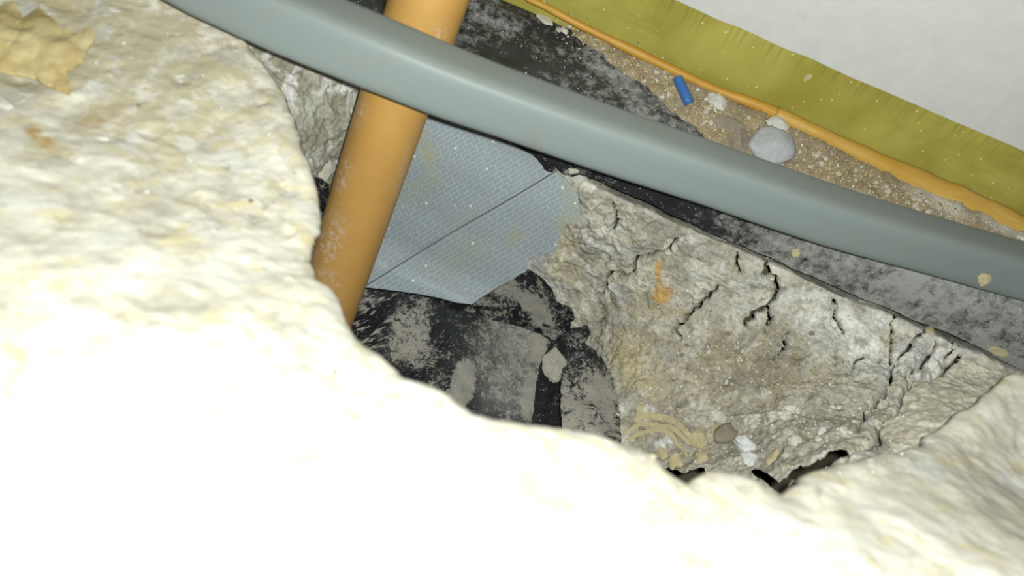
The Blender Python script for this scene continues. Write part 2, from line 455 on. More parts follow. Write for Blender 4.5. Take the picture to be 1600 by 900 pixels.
def build_bead():
    edges = [(700, -60, -52), (838, -1, 9), (909, 33, 48), (1019, 86, 101), (1112, 130, 145), (1170, 149, 169), (1213, 166, 188),
             (1287, 200, 226), (1366, 234, 267), (1444, 267, 309), (1537, 307, 351), (1600, 338, 378), (1750, 410, 440)]
    root = empty('sealing_bead', (0.1, WY, 0), 'amber yellow rounded bead under the olive green board', 'bead')
    rows = []
    for x, a, b in edges:
        yb = WY - 0.003
        p = at_y(x, (a + b) / 2, yb); d = (p - CAM) @ FWD
        r = (b - a) * 0.92 * d / FPX / 2
        rows.append([*p, r])
    rows = [[-0.7, WY - 0.003, 0.0, 0.0013], [-0.35, WY - 0.003, 0.0, 0.0013]] + rows + [[0.42, WY - 0.003, 0.004, 0.0042], [0.7, WY - 0.003, 0.004, 0.0042]]
    S = spline(rows, 220)
    cut = int(np.argmin(np.abs(np.where(np.abs(S[:, 0]) < 0.3, project(S[:, :3])[0], 9e3) - 1211)))
    for nm, a, b, mt in (('bead_length', 0, cut + 1, 'amber'), ('bead_length', cut, 220, 'pale_amber')):
        q = S[a:b]
        wob = fbm(q[:, :3], 90, 3, 5) * 0.0007
        rr = np.maximum(q[:, 3] + wob, 0.0012)
        if mt == 'pale_amber': rr[:4] *= 1.06
        o = link(nm, tube_mesh(nm, q[:, :3], np.stack([rr, np.minimum(rr, 0.0045)], 1), 16), M[mt])
        o.parent = root; o.matrix_parent_inverse = Matrix.Translation(-root.location)
        if mt == 'pale_amber': o['label'] = 'paler straw coloured length of the bead'
build_bead()

# ---- near concrete slab with broken rim
def zb(x, y):
    return 0.062 * (1 - sstep(0.0, 0.185, y)) + 0.036 * sstep(0.03, 0.19, x) * (1 - sstep(0.08, 0.2, y))
RIM_PX = [(300, -40), (350, 15), (392, 72), (425, 112), (455, 160), (474, 210), (490, 262), (500, 300), (504, 340), (498, 366), (487, 398), (503, 430),
          (533, 460), (551, 512), (588, 553), (636, 588), (688, 606), (714, 628), (740, 645), (800, 657), (860, 662), (930, 674), (985, 690),
          (1020, 708), (1045, 735), (1072, 750), (1106, 734), (1150, 730), (1186, 742), (1222, 766), (1258, 741), (1320, 718), (1400, 702),
          (1438, 690), (1450, 676), (1476, 667), (1490, 650), (1522, 628), (1545, 606), (1572, 584), (1610, 575), (1700, 600)]
def on_slab(px, py, dz=0.0):
    z = np.zeros(np.shape(px))
    for _ in range(8):
        p = at_z(px, py, z + dz); z = zb(p[..., 0], p[..., 1])
    return p
def build_slab():
    rp = on_slab(np.array([p[0] for p in RIM_PX], float), np.array([p[1] for p in RIM_PX], float), -0.0015)
    poly = [tuple(p[:2]) for p in rp]
    poly = [(-0.7, 0.262), (-0.3, 0.262)] + poly + [(0.7, 0.232), (0.7, -0.35), (-0.7, -0.35)]
    fx = np.arange(-0.27, 0.275, 0.0009); fy = np.arange(-0.01, 0.272, 0.0009)
    xs = np.concatenate([np.linspace(-0.7, -0.28, 60), fx, np.linspace(0.285, 0.7, 60)])
    ys = np.concatenate([np.linspace(-0.35, -0.015, 60), fy])
    X, Y = np.meshgrid(xs, ys, indexing='ij')
    B = np.stack([X, Y, X * 0], -1)
    wx = fbm(B, 120, 4, 21) * 0.0016; wy = fbm(B, 120, 4, 25) * 0.0016
    sd = seg_dist(X + wx, Y + wy, poly + [poly[0]])
    sd = np.where(inside(X + wx, Y + wy, poly), sd, -sd)
    Z = zb(X, Y) + fbm(B, 20, 3, 1) * 0.003 + fbm(B, 80, 4, 4) * 0.0009 + fbm(B, 330, 4, 9) * 0.0004
    a, b, cidx = worley(B, 105, 40)
    Z += (cidx > 0.62) * (0.0007 * np.clip(1 - a / 0.5, 0, 1) ** 0.6)
    Z -= (cidx < 0.12) * (0.0012 * np.clip(1 - a / 0.45, 0, 1))
    inn = np.clip(sd, 0, 0.006) / 0.006
    Z -= 0.0045 * (1 - np.sqrt(1 - (1 - inn) ** 2))
    out = np.clip(-sd, 0, 1)
    Z -= np.where(out > 0, np.minimum(out * 9.0, 0.24), 0)
    keep = out < 0.014
    gx, gy = np.gradient(sd, xs, ys); gl = np.hypot(gx, gy) + 1e-9
    drop = np.minimum(out * 9.0, 0.24); sh = np.where(out > 0, out + 0.75 * np.minimum(drop, 0.07), 0)
    X0, Y0 = X, Y
    X = X + gx / gl * sh; Y = Y + gy / gl * sh
    PX, PY, _ = project(np.stack([X, Y, Z], -1))
    stain = np.maximum.reduce([blob(PX, PY, 62, 214, 34, 13, 38) * 0.95, blob(PX, PY, 95, 10, 45, 16, 15) * 0.35, blob(PX, PY, 160, 190, 50, 25, -15) * 0.45,
                               blob(PX, PY, 20, 560, 26, 50, 10) * 0.5, blob(PX, PY, 215, 318, 30, 18, -30) * .3])
    dirt_falloff = np.clip(blob(PX + fbm(B, 60, 4, 70) * 60, PY + fbm(B, 60, 4, 75) * 60, 200, 90, 310, 190, 25, 0.7) * 0.72, 0, 1)  # sandy dirt tint, its soft region also darkens the slab like flash fall-off
    faces = grid_faces(len(xs), len(ys))
    kk = keep.ravel(); faces = faces[kk[faces].all(1)]
    used = np.unique(faces); remap = -np.ones(X.size, int); remap[used] = np.arange(len(used))
    V = np.stack([X, Y, Z], -1).reshape(-1, 3)[used]; faces = remap[faces]
    m = mesh_from('floor', V, faces, bvh=True)
    add_val(m, 'stain', stain.ravel()[used]); add_val(m, 'dirt_falloff', dirt_falloff.ravel()[used])
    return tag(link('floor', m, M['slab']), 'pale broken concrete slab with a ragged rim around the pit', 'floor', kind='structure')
build_slab()

# ---- rough pit faces
CR = [
    (1.1, [(956, 319), (966, 344), (956, 362)]),
    (1.3, [(1059, 372), (1044, 391), (1018, 398), (994, 403), (987, 428), (965, 428), (950, 431), (944, 450), (934, 466), (937, 494), (931, 525)]),
    (1.0, [(1149, 396), (1152, 412), (1158, 424)]),
    (1.7, [(1199, 404), (1195, 425), (1212, 434), (1217, 459), (1200, 478), (1178, 490), (1166, 505)]),
    (1.0, [(1200, 478), (1206, 497), (1201, 508)]),
    (1.1, [(1122, 450), (1110, 458), (1087, 481), (1070, 498), (1056, 506), (1060, 520), (1066, 531)]),
    (0.9, [(1231, 519), (1225, 547), (1206, 562)]),
    (0.9, [(1303, 470), (1306, 495), (1318, 520)]),
    (1.3, [(1503, 558), (1488, 568), (1475, 580), (1466, 589), (1450, 596)]),
    (2.6, [(1450, 596), (1432, 597), (1422, 600), (1420, 612), (1412, 622), (1406, 640), (1391, 658), (1375, 672), (1372, 690)]),
    (1.2, [(1444, 514), (1434, 530), (1420, 546), (1406, 558), (1394, 570), (1394, 596), (1381, 617), (1350, 639), (1344, 655), (1338, 675)]),
    (0.9, [(1394, 490), (1396, 530), (1391, 562)]),
    (1.0, [(1462, 530), (1460, 548), (1448, 562), (1430, 576), (1418, 590)]),
    (1.0, [(1490, 530), (1493, 545), (1480, 558)]),
    (0.9, [(1331, 575), (1340, 563), (1356, 560), (1386, 568)]),
    (1.0, [(1375, 672), (1366, 690), (1345, 705), (1330, 712)]),
]
UC = [-330, -120, 0, 100, 200, 320, 450, 580, 700, 820, 1000]
VR = [-225, -150, -60, 20, 90, 160, 230]
YT = [[.286, .286, .283, .275, .258, .235, .21], [.285, .284, .281, .272, .255, .23, .205],
      [.283, .282, .279, .273, .262, .245, .225], [.283, .281, .277, .269, .257, .239, .219], [.283, .278, .268, .25, .228, .205, .185],
      [.283, .274, .256, .234, .212, .19, .168], [.282, .270, .246, .22, .195, .17, .15], [.281, .264, .23, .19, .162, .143, .125],
      [.28, .254, .204, .167, .145, .127, .112], [.278, .242, .192, .1635, .144, .126, .112], [.276, .235, .188, .1625, .143, .125, .11]]
def cubic_table(tab, nu, nv):
    a = spline(tab, nu); return spline(a.T, nv).T
def build_slope():
    NU, NV = 760, 480
    ut = spline(np.array(UC, float)[:, None], NU)[:, 0]; vt = spline(np.array(VR, float)[:, None], NV)[:, 0]
    yt = cubic_table(np.array(YT), NU, NV)
    U, V = np.meshgrid(ut, vt, indexing='ij')
    yt = yt + 0.022 * (1 - sstep(-214, -193, V)) * sstep(10, 90, U)
    d = ray_uv(U, V); P = CAM + d * (yt / d[..., 1])[..., None]
    N = grid_normals(P); N *= np.sign((N * -d).sum(-1))[..., None]
    PX, PY, _ = project(P)
    wpx = PX + fbm(P, 260, 3, 60) * 7; wpy = PY + fbm(P, 260, 3, 66) * 7
    h = fbm(P, 28, 4, 11) * 0.005 + fbm(P, 75, 5, 13, ridged=True) * 0.002 + fbm(P, 260, 5, 17) * 0.0014 + fbm(P, 800, 3, 19) * 0.0005
    a, b, cid = worley(P + fbm(P, 90, 3, 31)[..., None] * 0.004, 120, 50)
    pebble = (cid > 0.55) * np.clip(1 - a / 0.55, 0, 1) ** 0.5
    h += pebble * 0.0009
    a2, b2, cid2 = worley(P, 52, 70)
    h += (cid2 - 0.5) * 0.0022 * sstep(0.0, 0.12, b2 - a2)
    crack = np.zeros_like(h)
    for wd, ln in CR:
        wd *= 1.3; dd = seg_dist(wpx, wpy, ln)
        crack = np.maximum(crack, (1 - sstep(wd * 0.8, wd * 2.4, dd)) * min(1.0, 0.5 + wd * .3))
        h -= 0.0012 * np.exp(-(dd / 9.0) ** 2)
    h -= crack * 0.006
    # the loosened chunk beside the crack at the right
    chunk = inside(PX, PY, [(1505, 560), (1475, 582), (1450, 598), (1424, 606), (1410, 632), (1393, 660), (1376, 690), (1400, 720), (1480, 690), (1570, 600)])
    h = np.where(chunk, h * 0.6, h) + chunk * 0.003
    left = sstep(-40, 90, U); h = h * (0.15 + 0.85 * left) - 0.004 * (1 - left)
    h *= 0.35 + 0.65 * sstep(-200, -165, V)
    P2 = P + N * h[..., None]
    # stone colours with shapes of their own
    g = np.array([0.40, 0.375, 0.325]); br = np.array([0.25, 0.215, 0.15]); wh = np.array([0.50, 0.485, 0.45]); gr = np.array([0.36, 0.36, 0.35])
    og = np.array([0.42, 0.24, 0.06]); yl = np.array([0.40, 0.33, 0.17]); cream = np.array([0.50, 0.455, 0.36])
    n1 = sstep(-0.25, 0.3, fbm(P, 45, 5, 80)); n2 = sstep(0.0, 0.35, fbm(P, 110, 5, 84)); n3 = fbm(P, 200, 4, 88)
    mixc = lambda c, k, t: c * (1 - np.clip(k, 0, 1)[..., None]) + t * np.clip(k, 0, 1)[..., None]
    col = np.broadcast_to(g, P.shape).copy()
    low = np.maximum(blob(PX + n3 * 60, PY + n3 * 60, 1160, 600, 215, 110, 18, 0.8), blob(PX + n3 * 60, PY, 1090, 690, 190, 80, 0, 0.9))
    col = mixc(col, n1 * 0.45 + low * 0.65, br)
    col = mixc(col, n2 * 0.6 * (1 - low * 0.6), gr)
    col = mixc(col, blob(PX, PY, 1370, 540, 170, 70, 30, 0.8) * 0.7, wh)
    col = mixc(col, pebble * (cid > 0.8) * 0.6, wh)
    col = col * (0.82 + 0.36 * cid)[..., None] * (0.88 + 0.24 * cid2)[..., None]
    col = mixc(col, sstep(0.1, 0.45, fbm(P, 300, 4, 92)) * 0.55, np.array([0.2, 0.165, 0.11]))
    jag = n3 * 14
    col = mixc(col, np.maximum(blob(PX + jag, PY + jag, 1034, 458, 13, 20, 0, 0.5), blob(PX + jag * .5, PY, 1030, 425, 6, 22, 0, 0.5)) * 0.85, og)
    for cx, cy, rx, ry, k in ((882, 375, 22, 30, .5), (985, 560, 40, 45, .6), (880, 425, 28, 20, .5), (1010, 600, 40, 30, .4), (1390, 530, 14, 34, .35), (1420, 605, 30, 20, .3), (1040, 490, 60, 14, .35)):
        col = mixc(col, blob(PX + jag, PY + jag, cx, cy, rx, ry, 0, 0.8) * k, yl)
    col = mixc(col, chunk * 0.8, cream)
    gf = grid_faces(NU, NV); notch = np.maximum((seg_dist(PX, PY, [(1185, 742), (1222, 766), (1258, 741)]) < 6) | (seg_dist(PX, PY, [(1258, 741), (1320, 718)]) < 4.5) | (seg_dist(PX, PY, [(1320, 718), (1370, 708)]) < 3), seg_dist(PX, PY, [(1045, 735), (1072, 750), (1095, 738)]) < 7)
    gf = gf[~notch.ravel()[gf].any(1)]
    gf = gf[~((crack.ravel() > 0.62)[gf].sum(1) >= 3)]
    m = mesh_from('pit_face', P2, gf, bvh=True)
    col = col * np.array([1.14, 1.17, 1.17])
    add_col(m, 'tint', col)
    o = link('pit_face', m, M['rough'])
    return tag(o, 'rough cracked grey brown concrete face sloping into the pit', 'concrete', kind='structure')
build_slope()

def build_left_face():
    uc = [-900, -700, -540, -430, -350, -300, -240]; vr = [-300, -200, -110, -30, 60, 150]
    yy = [[.30, .27, .235, .21, .18, .155], [.30, .27, .235, .21, .18, .155], [.285, .257, .226, .203, .178, .155], [.272, .254, .232, .214, .195, .175],
          [.278, .266, .25, .232, .214, .195], [.283, .276, .266, .25, .232, .213], [.287, .284, .278, .268, .25, .23]]
    NU, NV = 300, 240
    ut = spline(np.array(uc, float)[:, None], NU)[:, 0]; vt = spline(np.array(vr, float)[:, None], NV)[:, 0]
    yt = cubic_table(np.array(yy), NU, NV)
    U, V = np.meshgrid(ut, vt, indexing='ij'); d = ray_uv(U, V); P = CAM + d * (yt / d[..., 1])[..., None]
    N = grid_normals(P); N *= np.sign((N * -d).sum(-1))[..., None]
    h = fbm(P, 40, 4, 111) * 0.004 + fbm(P, 110, 5, 113, ridged=True) * 0.0018 + fbm(P, 300, 4, 117) * 0.0016
    n = sstep(-0.2, 0.3, fbm(P, 90, 5, 180))[..., None]; n2 = sstep(0.1, 0.35, fbm(P, 160, 4, 184))[..., None]
    col = np.array([0.26, 0.245, 0.19]) * (1 - n) + np.array([0.35, 0.345, 0.295]) * n
    col = col * (1 - n2) + np.array([0.50, 0.49, 0.46]) * n2
    m = mesh_from('pit_face', P + N * h[..., None], grid_faces(NU, NV), bvh=True); add_col(m, 'tint', col)
    tag(link('pit_face', m, M['rough']), 'rough crumbly grey concrete face behind the orange pipe', 'concrete', kind='structure')
build_left_face()

# ---- subsoil under everything (closes the pit from below and behind)
box('pit_floor', (-0.5, -0.3, -0.40), (0.5, 0.33, -0.27), M['earth'])
tag(bpy.data.objects['pit_floor'], 'brown earth at the bottom below the membrane', 'ground', kind='structure')
box('ledge', (-0.8, 0.318, -0.30), (0.8, WY + 0.0125, -0.012), M['earth'])
tag(bpy.data.objects['ledge'], 'earth ledge beneath the black membrane strip by the wall', 'ground', kind='structure')

# ================================================================== MEMBRANES
LIPY, LIPZ = 0.272, -0.033
def build_strip():
    xs = np.linspace(-0.7, 0.7, 800)
    prof = spline([(LIPY + .0005, LIPZ), (LIPY + 0.0015, -0.018), (0.279, -0.006), (0.29, -0.003), (0.305, -0.002), (0.318, -0.001), (0.3275, 0.0)], 90)
    P = np.zeros((len(xs), len(prof), 3)); P[..., 0] = xs[:, None]; P[..., 1] = prof[:, 0]; P[..., 2] = prof[:, 1]
    wr = fbm(P * np.array([1, 2.2, 1]), 34, 4, 140) * 0.0022 + fbm(P, 110, 3, 143) * 0.0007
    fade = 1 - 0.8 * sstep(0.318, 0.327, P[..., 1])
    P[..., 2] += wr * fade; P[..., 1] += wr * 0.5 * fade
    PX, PY, _ = project(P)
    dust = 0.36 + fbm(P, 30, 3, 150) * 0.16 + 0.42 * sstep(1080, 1250, PX) + 0.10 * blob(PX, PY, 800, 70, 120, 60, 35)
    dust += 0.25 * blob(PX, PY, 1010, 150, 130, 45, 35) - 0.22 * blob(PX, PY, 800, 90, 70, 22, 25) - 0.2 * blob(PX, PY, 1040, 320, 90, 20, 25)
    m = mesh_from('membrane_strip', P, grid_faces(len(xs), len(prof)), bvh=True)
    add_val(m, 'dust', dust)
    sh = np.array([0.02, 0.021, 0.024]) * np.ones(P.shape); add_col(m, 'thin_dust', sh)
    o = solid(link('membrane_strip', m, M['strip']), 0.0007, 0)
    return tag(o, 'black plastic membrane strip dusted with sand along the wall foot', 'membrane')
STRIP = build_strip()

def film_attrs(m, q, blobs, base=0.2, sheen=(0.014, 0.015, 0.018), dust_tones=()):
    d = np.full(len(q), base)
    for cx, cy, rx, ry, a, k in blobs: d = d + k * blob(q[:, 0], q[:, 1], cx, cy, rx, ry, a, 0.5)
    add_val(m, 'dust', d); add_val(m, 'streak', blob(q[:, 0], q[:, 1], 585, 500, 45, 60, 15, 0.5))
    c = np.tile(np.array(sheen), (len(q), 1))  # black plastic tone, with grey thin dust patches mixed in
    for cx, cy, rx, ry, a, colr in dust_tones:
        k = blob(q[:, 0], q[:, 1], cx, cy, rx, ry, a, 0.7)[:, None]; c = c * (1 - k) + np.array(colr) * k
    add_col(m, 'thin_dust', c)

pm = empty('pit_membrane', (0.0, 0.24, -0.155), 'crumpled black plastic membrane with grey dust lining the pit bottom', 'membrane')
def film_part(name, outline, func, blobs, base, label, dust_tones=(), spacing=5, jit=0.8, seed=3, thick=0.0009):
    P, f, q, e = patch_poly(outline, func, spacing, jit, seed)
    m = mesh_from(name, P, f, bvh=True)
    film_attrs(m, q, blobs, base, dust_tones=dust_tones)
    o = link(name, m, M['film'], pm); o.matrix_parent_inverse = Matrix.Translation(-pm.location)
    o['label'] = label
    return solid(o, thick, 0)

def base_sheet():
    xs = np.linspace(-0.2, 0.12, 160); ys = np.linspace(0.08, 0.292, 110)
    X, Y = np.meshgrid(xs, ys, indexing='ij'); P = np.stack([X, Y, X * 0 - 0.158], -1)
    P[..., 2] += fbm(P, 40, 4, 200) * 0.004
    m = mesh_from('base_sheet', P, grid_faces(len(xs), len(ys)), bvh=True)
    add_val(m, 'dust', 0.12 + 0 * X); add_col(m, 'thin_dust', np.array([0.012, 0.012, 0.014]) * np.ones(P.shape))
    o = link('base_sheet', m, M['film'], pm); o.matrix_parent_inverse = Matrix.Translation(-pm.location)
base_sheet()

def fA(px, py):
    u, v = uv_of(px, py)
    P = at_z(px, py, np.full(np.shape(px), -0.142))
    wave = 0.0045 * np.cos((px - 690 + (py - 550) * 0.25) / 42.0) + 0.002 * np.sin((px + py * 0.6) / 23.0)
    z = -0.141 + wave * sstep(0, 40, py - (455 + np.maximum(px - 640, 0) * 0.34)) + fbm(P, 160, 4, 210) * 0.0022 + fbm(P, 420, 3, 214) * 0.0009 * sstep(730, 760, px)
    return at_z(px, py, z)
film_part('lower_fold', [(500, 470), (540, 452), (568, 453), (620, 457), (660, 464), (700, 477), (760, 499), (810, 511), (842, 522), (860, 534), (852, 550), (842, 575),
                         (836, 610), (832, 650), (826, 700), (720, 690), (600, 650), (530, 590), (500, 520)], fA,
          [(640, 515, 34, 62, 20, .34), (722, 600, 20, 42, 12, .75), (800, 560, 60, 95, -10, .26), (845, 540, 14, 30, 0, .3), (575, 495, 34, 60, 15, -.22), (700, 500, 14, 40, 20, -.05), (830, 630, 20, 45, 0, .3), (660, 560, 22, 28, 0, .2)],
          0.30, 'dust smeared grey and black fold of the membrane', dust_tones=[(795, 570, 66, 95, 0, (0.15, 0.15, 0.145))], spacing=4)
def fB(px, py):
    u, v = uv_of(px, py)
    y = np.interp(v, [-60, 0, 50, 100], [.2725, .2695, .2635, .25])
    P = at_y(px, py, y)
    fold = 0.003 * np.abs(np.sin((px * 0.8 + py * 0.35 - 790) / 34.0))
    y = y - fold + fbm(P, 140, 4, 220) * 0.0015
    return at_y(px, py, y)
film_part('upper_fold', [(725, 484), (758, 462), (790, 443), (812, 430), (826, 421), (846, 434), (862, 452), (870, 472), (893, 483), (902, 508), (890, 520),
                         (868, 546), (840, 540), (800, 520), (760, 503)], fB,
          [(810, 462, 55, 22, 30, .34), (770, 480, 40, 14, 25, .25), (850, 500, 14, 40, -35, .28), (790, 490, 30, 12, 20, -.12), (806, 475, 14, 7, 40, -.2), (835, 432, 14, 10, 0, -.1)],
          0.36, 'dusty black fold of the membrane beneath the grey mesh')
def fB2(px, py):
    u, v = uv_of(px, py)
    y = np.interp(v, [-60, 0, 50, 100, 150], [.262, .256, .246, .232, .21])
    P = at_y(px, py, y)
    return at_y(px, py, y - 0.004 * np.sin((px - 870) / 26.0) + fbm(P, 140, 4, 230) * 0.0012)
film_part('crumpled_corner', [(868, 540), (880, 525), (896, 512), (918, 509), (922, 520), (914, 536), (930, 548), (940, 570), (925, 585), (900, 575), (882, 560)], fB2,
          [(900, 530, 18, 16, 0, .22), (920, 560, 16, 20, 0, .06)], 0.26, 'crumpled black corner of the membrane beside the pale stone')
def fC(px, py):
    u, v = uv_of(px, py)
    y = np.interp(v, [0, 50, 100, 150, 200], [.258, .241, .219, .198, .183])
    P = at_y(px, py, y)
    bul = 0.0015 * np.cos((px - 925) / 34.0)
    return at_y(px, py, y - bul + fbm(P, 140, 4, 240) * 0.0015)
film_part('right_fold', [(880, 575), (905, 558), (938, 556), (952, 580), (962, 610), (968, 640), (970, 690), (960, 720), (920, 720), (882, 700), (876, 640), (876, 600)], fC,
          [(918, 645, 60, 70, 0, .26), (940, 600, 24, 30, 0, .12)], 0.40, 'grey dusted fold of the membrane at the slope')

def fG(px, py):
    P = at_z(px, py, np.full(np.shape(px), -0.1495)); return at_z(px, py, -0.1495 + fbm(P, 150, 3, 280) * 0.002)
film_part('dark_fold', [(820, 520), (850, 515), (880, 518), (905, 535), (915, 570), (905, 640), (900, 720), (815, 720), (812, 640)], fG, [], 0.12, 'jet black fold of the membrane under the pale stone', spacing=5)
def fS(px, py):
    u, v = uv_of(px, py); P = at_y(px, py, np.full(np.shape(px), 0.2225)); return at_y(px, py, 0.2225 + fbm(P, 150, 3, 260) * 0.002)
film_part('side_fold', [(484, 285), (494, 278), (506, 282), (514, 290), (512, 312), (505, 330), (494, 322), (486, 304)], fS, [(500, 292, 8, 8, 0, .2)], 0.2, 'small black piece of membrane left of the orange pipe', spacing=3)
def fT(px, py):
    u, v = uv_of(px, py); P = at_y(px, py, np.full(np.shape(px), 0.2745)); return at_y(px, py, 0.2745 + fbm(P, 200, 3, 270) * 0.0015)
te = film_part('torn_edge', [(800, 214), (818, 226), (838, 246), (850, 258), (853, 266), (862, 268), (870, 262), (880, 270), (896, 275), (912, 270), (925, 280), (905, 250), (860, 228), (820, 205)], fT, [(890, 268, 10, 5, 0, .4)], 0.22,
               'torn black lip hanging over the grey mesh', spacing=4, jit=1.2)
te.parent = STRIP; te.matrix_parent_inverse = Matrix.Identity(4)

# ---- grey woven mesh
ms = empty('woven_mesh_sheet', (-0.02, 0.26, -0.14), 'grey woven mesh sheet with pale threads and a seam behind the orange pipe', 'mesh sheet')
SA = math.atan2(278 - 437, 850 - 585)
def mesh_y(v): return np.interp(v, [-260, -192, -136, -53, 10, 49, 92, 140], [.2875, .2845, .2775, .2705, .2625, .254, .236, .222])
def mesh_piece(outline, off, label, dust, seed):
    def f(px, py):
        u, v = uv_of(px, py)
        P = at_y(px, py, mesh_y(v))
        return at_y(px, py, mesh_y(v) - off + fbm(P, 30, 2, 250) * 0.001)
    P, F, q, e = patch_poly(outline, f, 9, 0.6, seed)
    m = mesh_from('mesh_panel', P, F, bvh=True)
    a = (q[:, 0] - 585) * math.cos(SA) + (q[:, 1] - 437) * math.sin(SA); b = -(q[:, 0] - 585) * math.sin(SA) + (q[:, 1] - 437) * math.cos(SA)
    uvl = m.uv_layers.new(name='UVMap'); li = np.empty(len(m.loops), int); m.loops.foreach_get('vertex_index', li)
    k = 1 / 4.6
    uvl.data.foreach_set('uv', np.stack([(a + b * 0.12)[li] * k, b[li] * k], 1).ravel().astype(np.float32))
    d = np.zeros(len(q))
    for bb in dust: d = np.maximum(d, bb[5] * blob(q[:, 0], q[:, 1], *bb[:5], 0.8))
    add_val(m, 'dust', d)
    o = link('mesh_panel', m, M['weave'], ms); o.matrix_parent_inverse = Matrix.Translation(-ms.location); o['label'] = label
    solid(o, 0.0003, 0)
mesh_piece([(520, 476), (585, 437), (700, 368), (780, 320), (850, 278), (885, 255), (840, 205), (780, 160), (700, 120), (640, 110), (560, 180), (520, 330)], 0.0,
           'upper panel of the grey mesh above the seam', [(668, 235, 14, 40, -15, .8), (680, 285, 22, 18, 0, .45), (640, 300, 30, 30, 0, .3), (740, 360, 60, 30, -30, .25)], 1)
mesh_piece([(520, 472), (585, 433), (700, 364), (780, 316), (850, 274), (884, 252), (897, 268), (905, 282), (904, 310), (907, 342), (898, 352), (885, 350), (880, 362), (872, 378), (868, 394),
            (845, 398), (826, 405), (822, 424), (790, 441), (758, 460), (738, 476), (715, 473), (690, 466), (660, 460), (620, 455), (575, 449), (540, 450), (500, 470)], 0.0004,
           'lower panel of the grey mesh below the seam', [(805, 372, 16, 22, 30, .6), (720, 400, 60, 30, -30, .3), (890, 350, 26, 18, 0, .9), (890, 300, 12, 40, 0, .5)], 2)

sx_ = np.linspace(560, 884, 40); sy_ = 437 + (sx_ - 585) * math.tan(SA) + np.sin(sx_ / 40) * 1.2
_, sv_ = uv_of(sx_, sy_)
seam = link('seam', tube_mesh('seam', at_y(sx_, sy_, mesh_y(sv_) - 0.0012), [0.00035] * 40, 6), M['seam_shade'], ms)  # dark tube laid along the lap, stands in for its crease shadow
seam.matrix_parent_inverse = Matrix.Translation(-ms.location); seam['label'] = 'thin dark line for the crease shadow at the mesh seam'

# ================================================================== PIPES
def build_hose():
    # top edge and bottom edge measured on the photograph
    T = [(200, -150, -22), (330, -88, 36), (450, -37, 90), (600, 26, 150), (700, 69, 188), (800, 109, 221), (950, 164, 272), (1100, 217, 320), (1300, 288, 387), (1450, 335, 428), (1600, 379, 470), (1760, 428, 512)]
    rows = []
    for k, (x, a, b) in enumerate(T):
        dep = float(np.interp(x, [200, 600, 1100, 1600], [0.276, 0.285, 0.309, 0.335]))
        p = at_d(x, (a + b) / 2, dep)
        j0, j1 = max(k - 1, 0), min(k + 1, len(T) - 1)
        sl = ((T[j1][1] + T[j1][2]) - (T[j0][1] + T[j0][2])) / 2 / (T[j1][0] - T[j0][0])
        r = (b - a) * math.cos(math.atan(sl)) * dep / FPX / 2
        rows.append([*p, r])
    p0 = np.array(rows[0]); p1 = np.array(rows[-1])
    rows = [[-0.34, 0.215, 0.016, 0.0125], [-0.25, 0.205, 0.024, 0.013]] + rows + [[0.32, 0.293, 0.0125, 0.0115], [0.40, 0.295, 0.0115, 0.0115]]
    S = spline(rows, 260)
    m = tube_mesh('grey_hose', S[:, :3], np.stack([S[:, 3], np.full(len(S), 0.0115)], 1), 56, power=4.6, twist=math.radians(-29))
    global HOSE_BVH
    HOSE_BVH = BVHTree.FromPolygons([v.co.copy() for v in m.vertices], [tuple(p.vertices) for p in m.polygons])
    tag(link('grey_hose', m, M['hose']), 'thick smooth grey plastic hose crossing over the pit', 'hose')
build_hose()

def build_orange():
    rows = [[*at_d(735, -180, 0.277), 0.0145]]
    for x, y, dpt in ((667, 0, 0.306), (634, 100, 0.322), (600, 200, 0.338), (570, 300, 0.355), (541, 400, 0.373)):
        rows.append([*at_d(x, y, dpt), 0.0146])
    # straight pipe fitted through the measured axis, then on into the ground
    A = np.array(rows)[:, :3]; c = A.mean(0); _, _, vt = np.linalg.svd(A - c); d = vt[0]; d = d * np.sign(-d[2])
    t0 = (c[2] - 0.10) / -d[2] * -1
    P = [c + d * s for s in np.linspace(-(0.10 - c[2]) / -d[2], (c[2] + 0.152) / -d[2], 120)]
    m = tube_mesh('orange_pipe', P, [0.0152] * 120, 48)
    V = np.array([v.co for v in m.vertices]); PX, PY, _ = project(V)
    sm = np.maximum.reduce([blob(PX, PY, 515, 375, 26, 55, 15, .9), blob(PX, PY, 537, 275, 12, 30, 15, .9), blob(PX, PY, 562, 175, 12, 22, 15, .8) * .8, blob(PX, PY, 686, 55, 10, 24, 20, .9), blob(PX, PY, 620, 300, 8, 120, 16, .9) * .45,
                            blob(PX, PY, 510, 440, 30, 30, 0, .9) * .7])
    add_val(m, 'smear', sm)
    tag(link('orange_pipe', m, M['orange']), 'orange plastic pipe plunging into the pit under the grey hose', 'pipe')
build_orange()

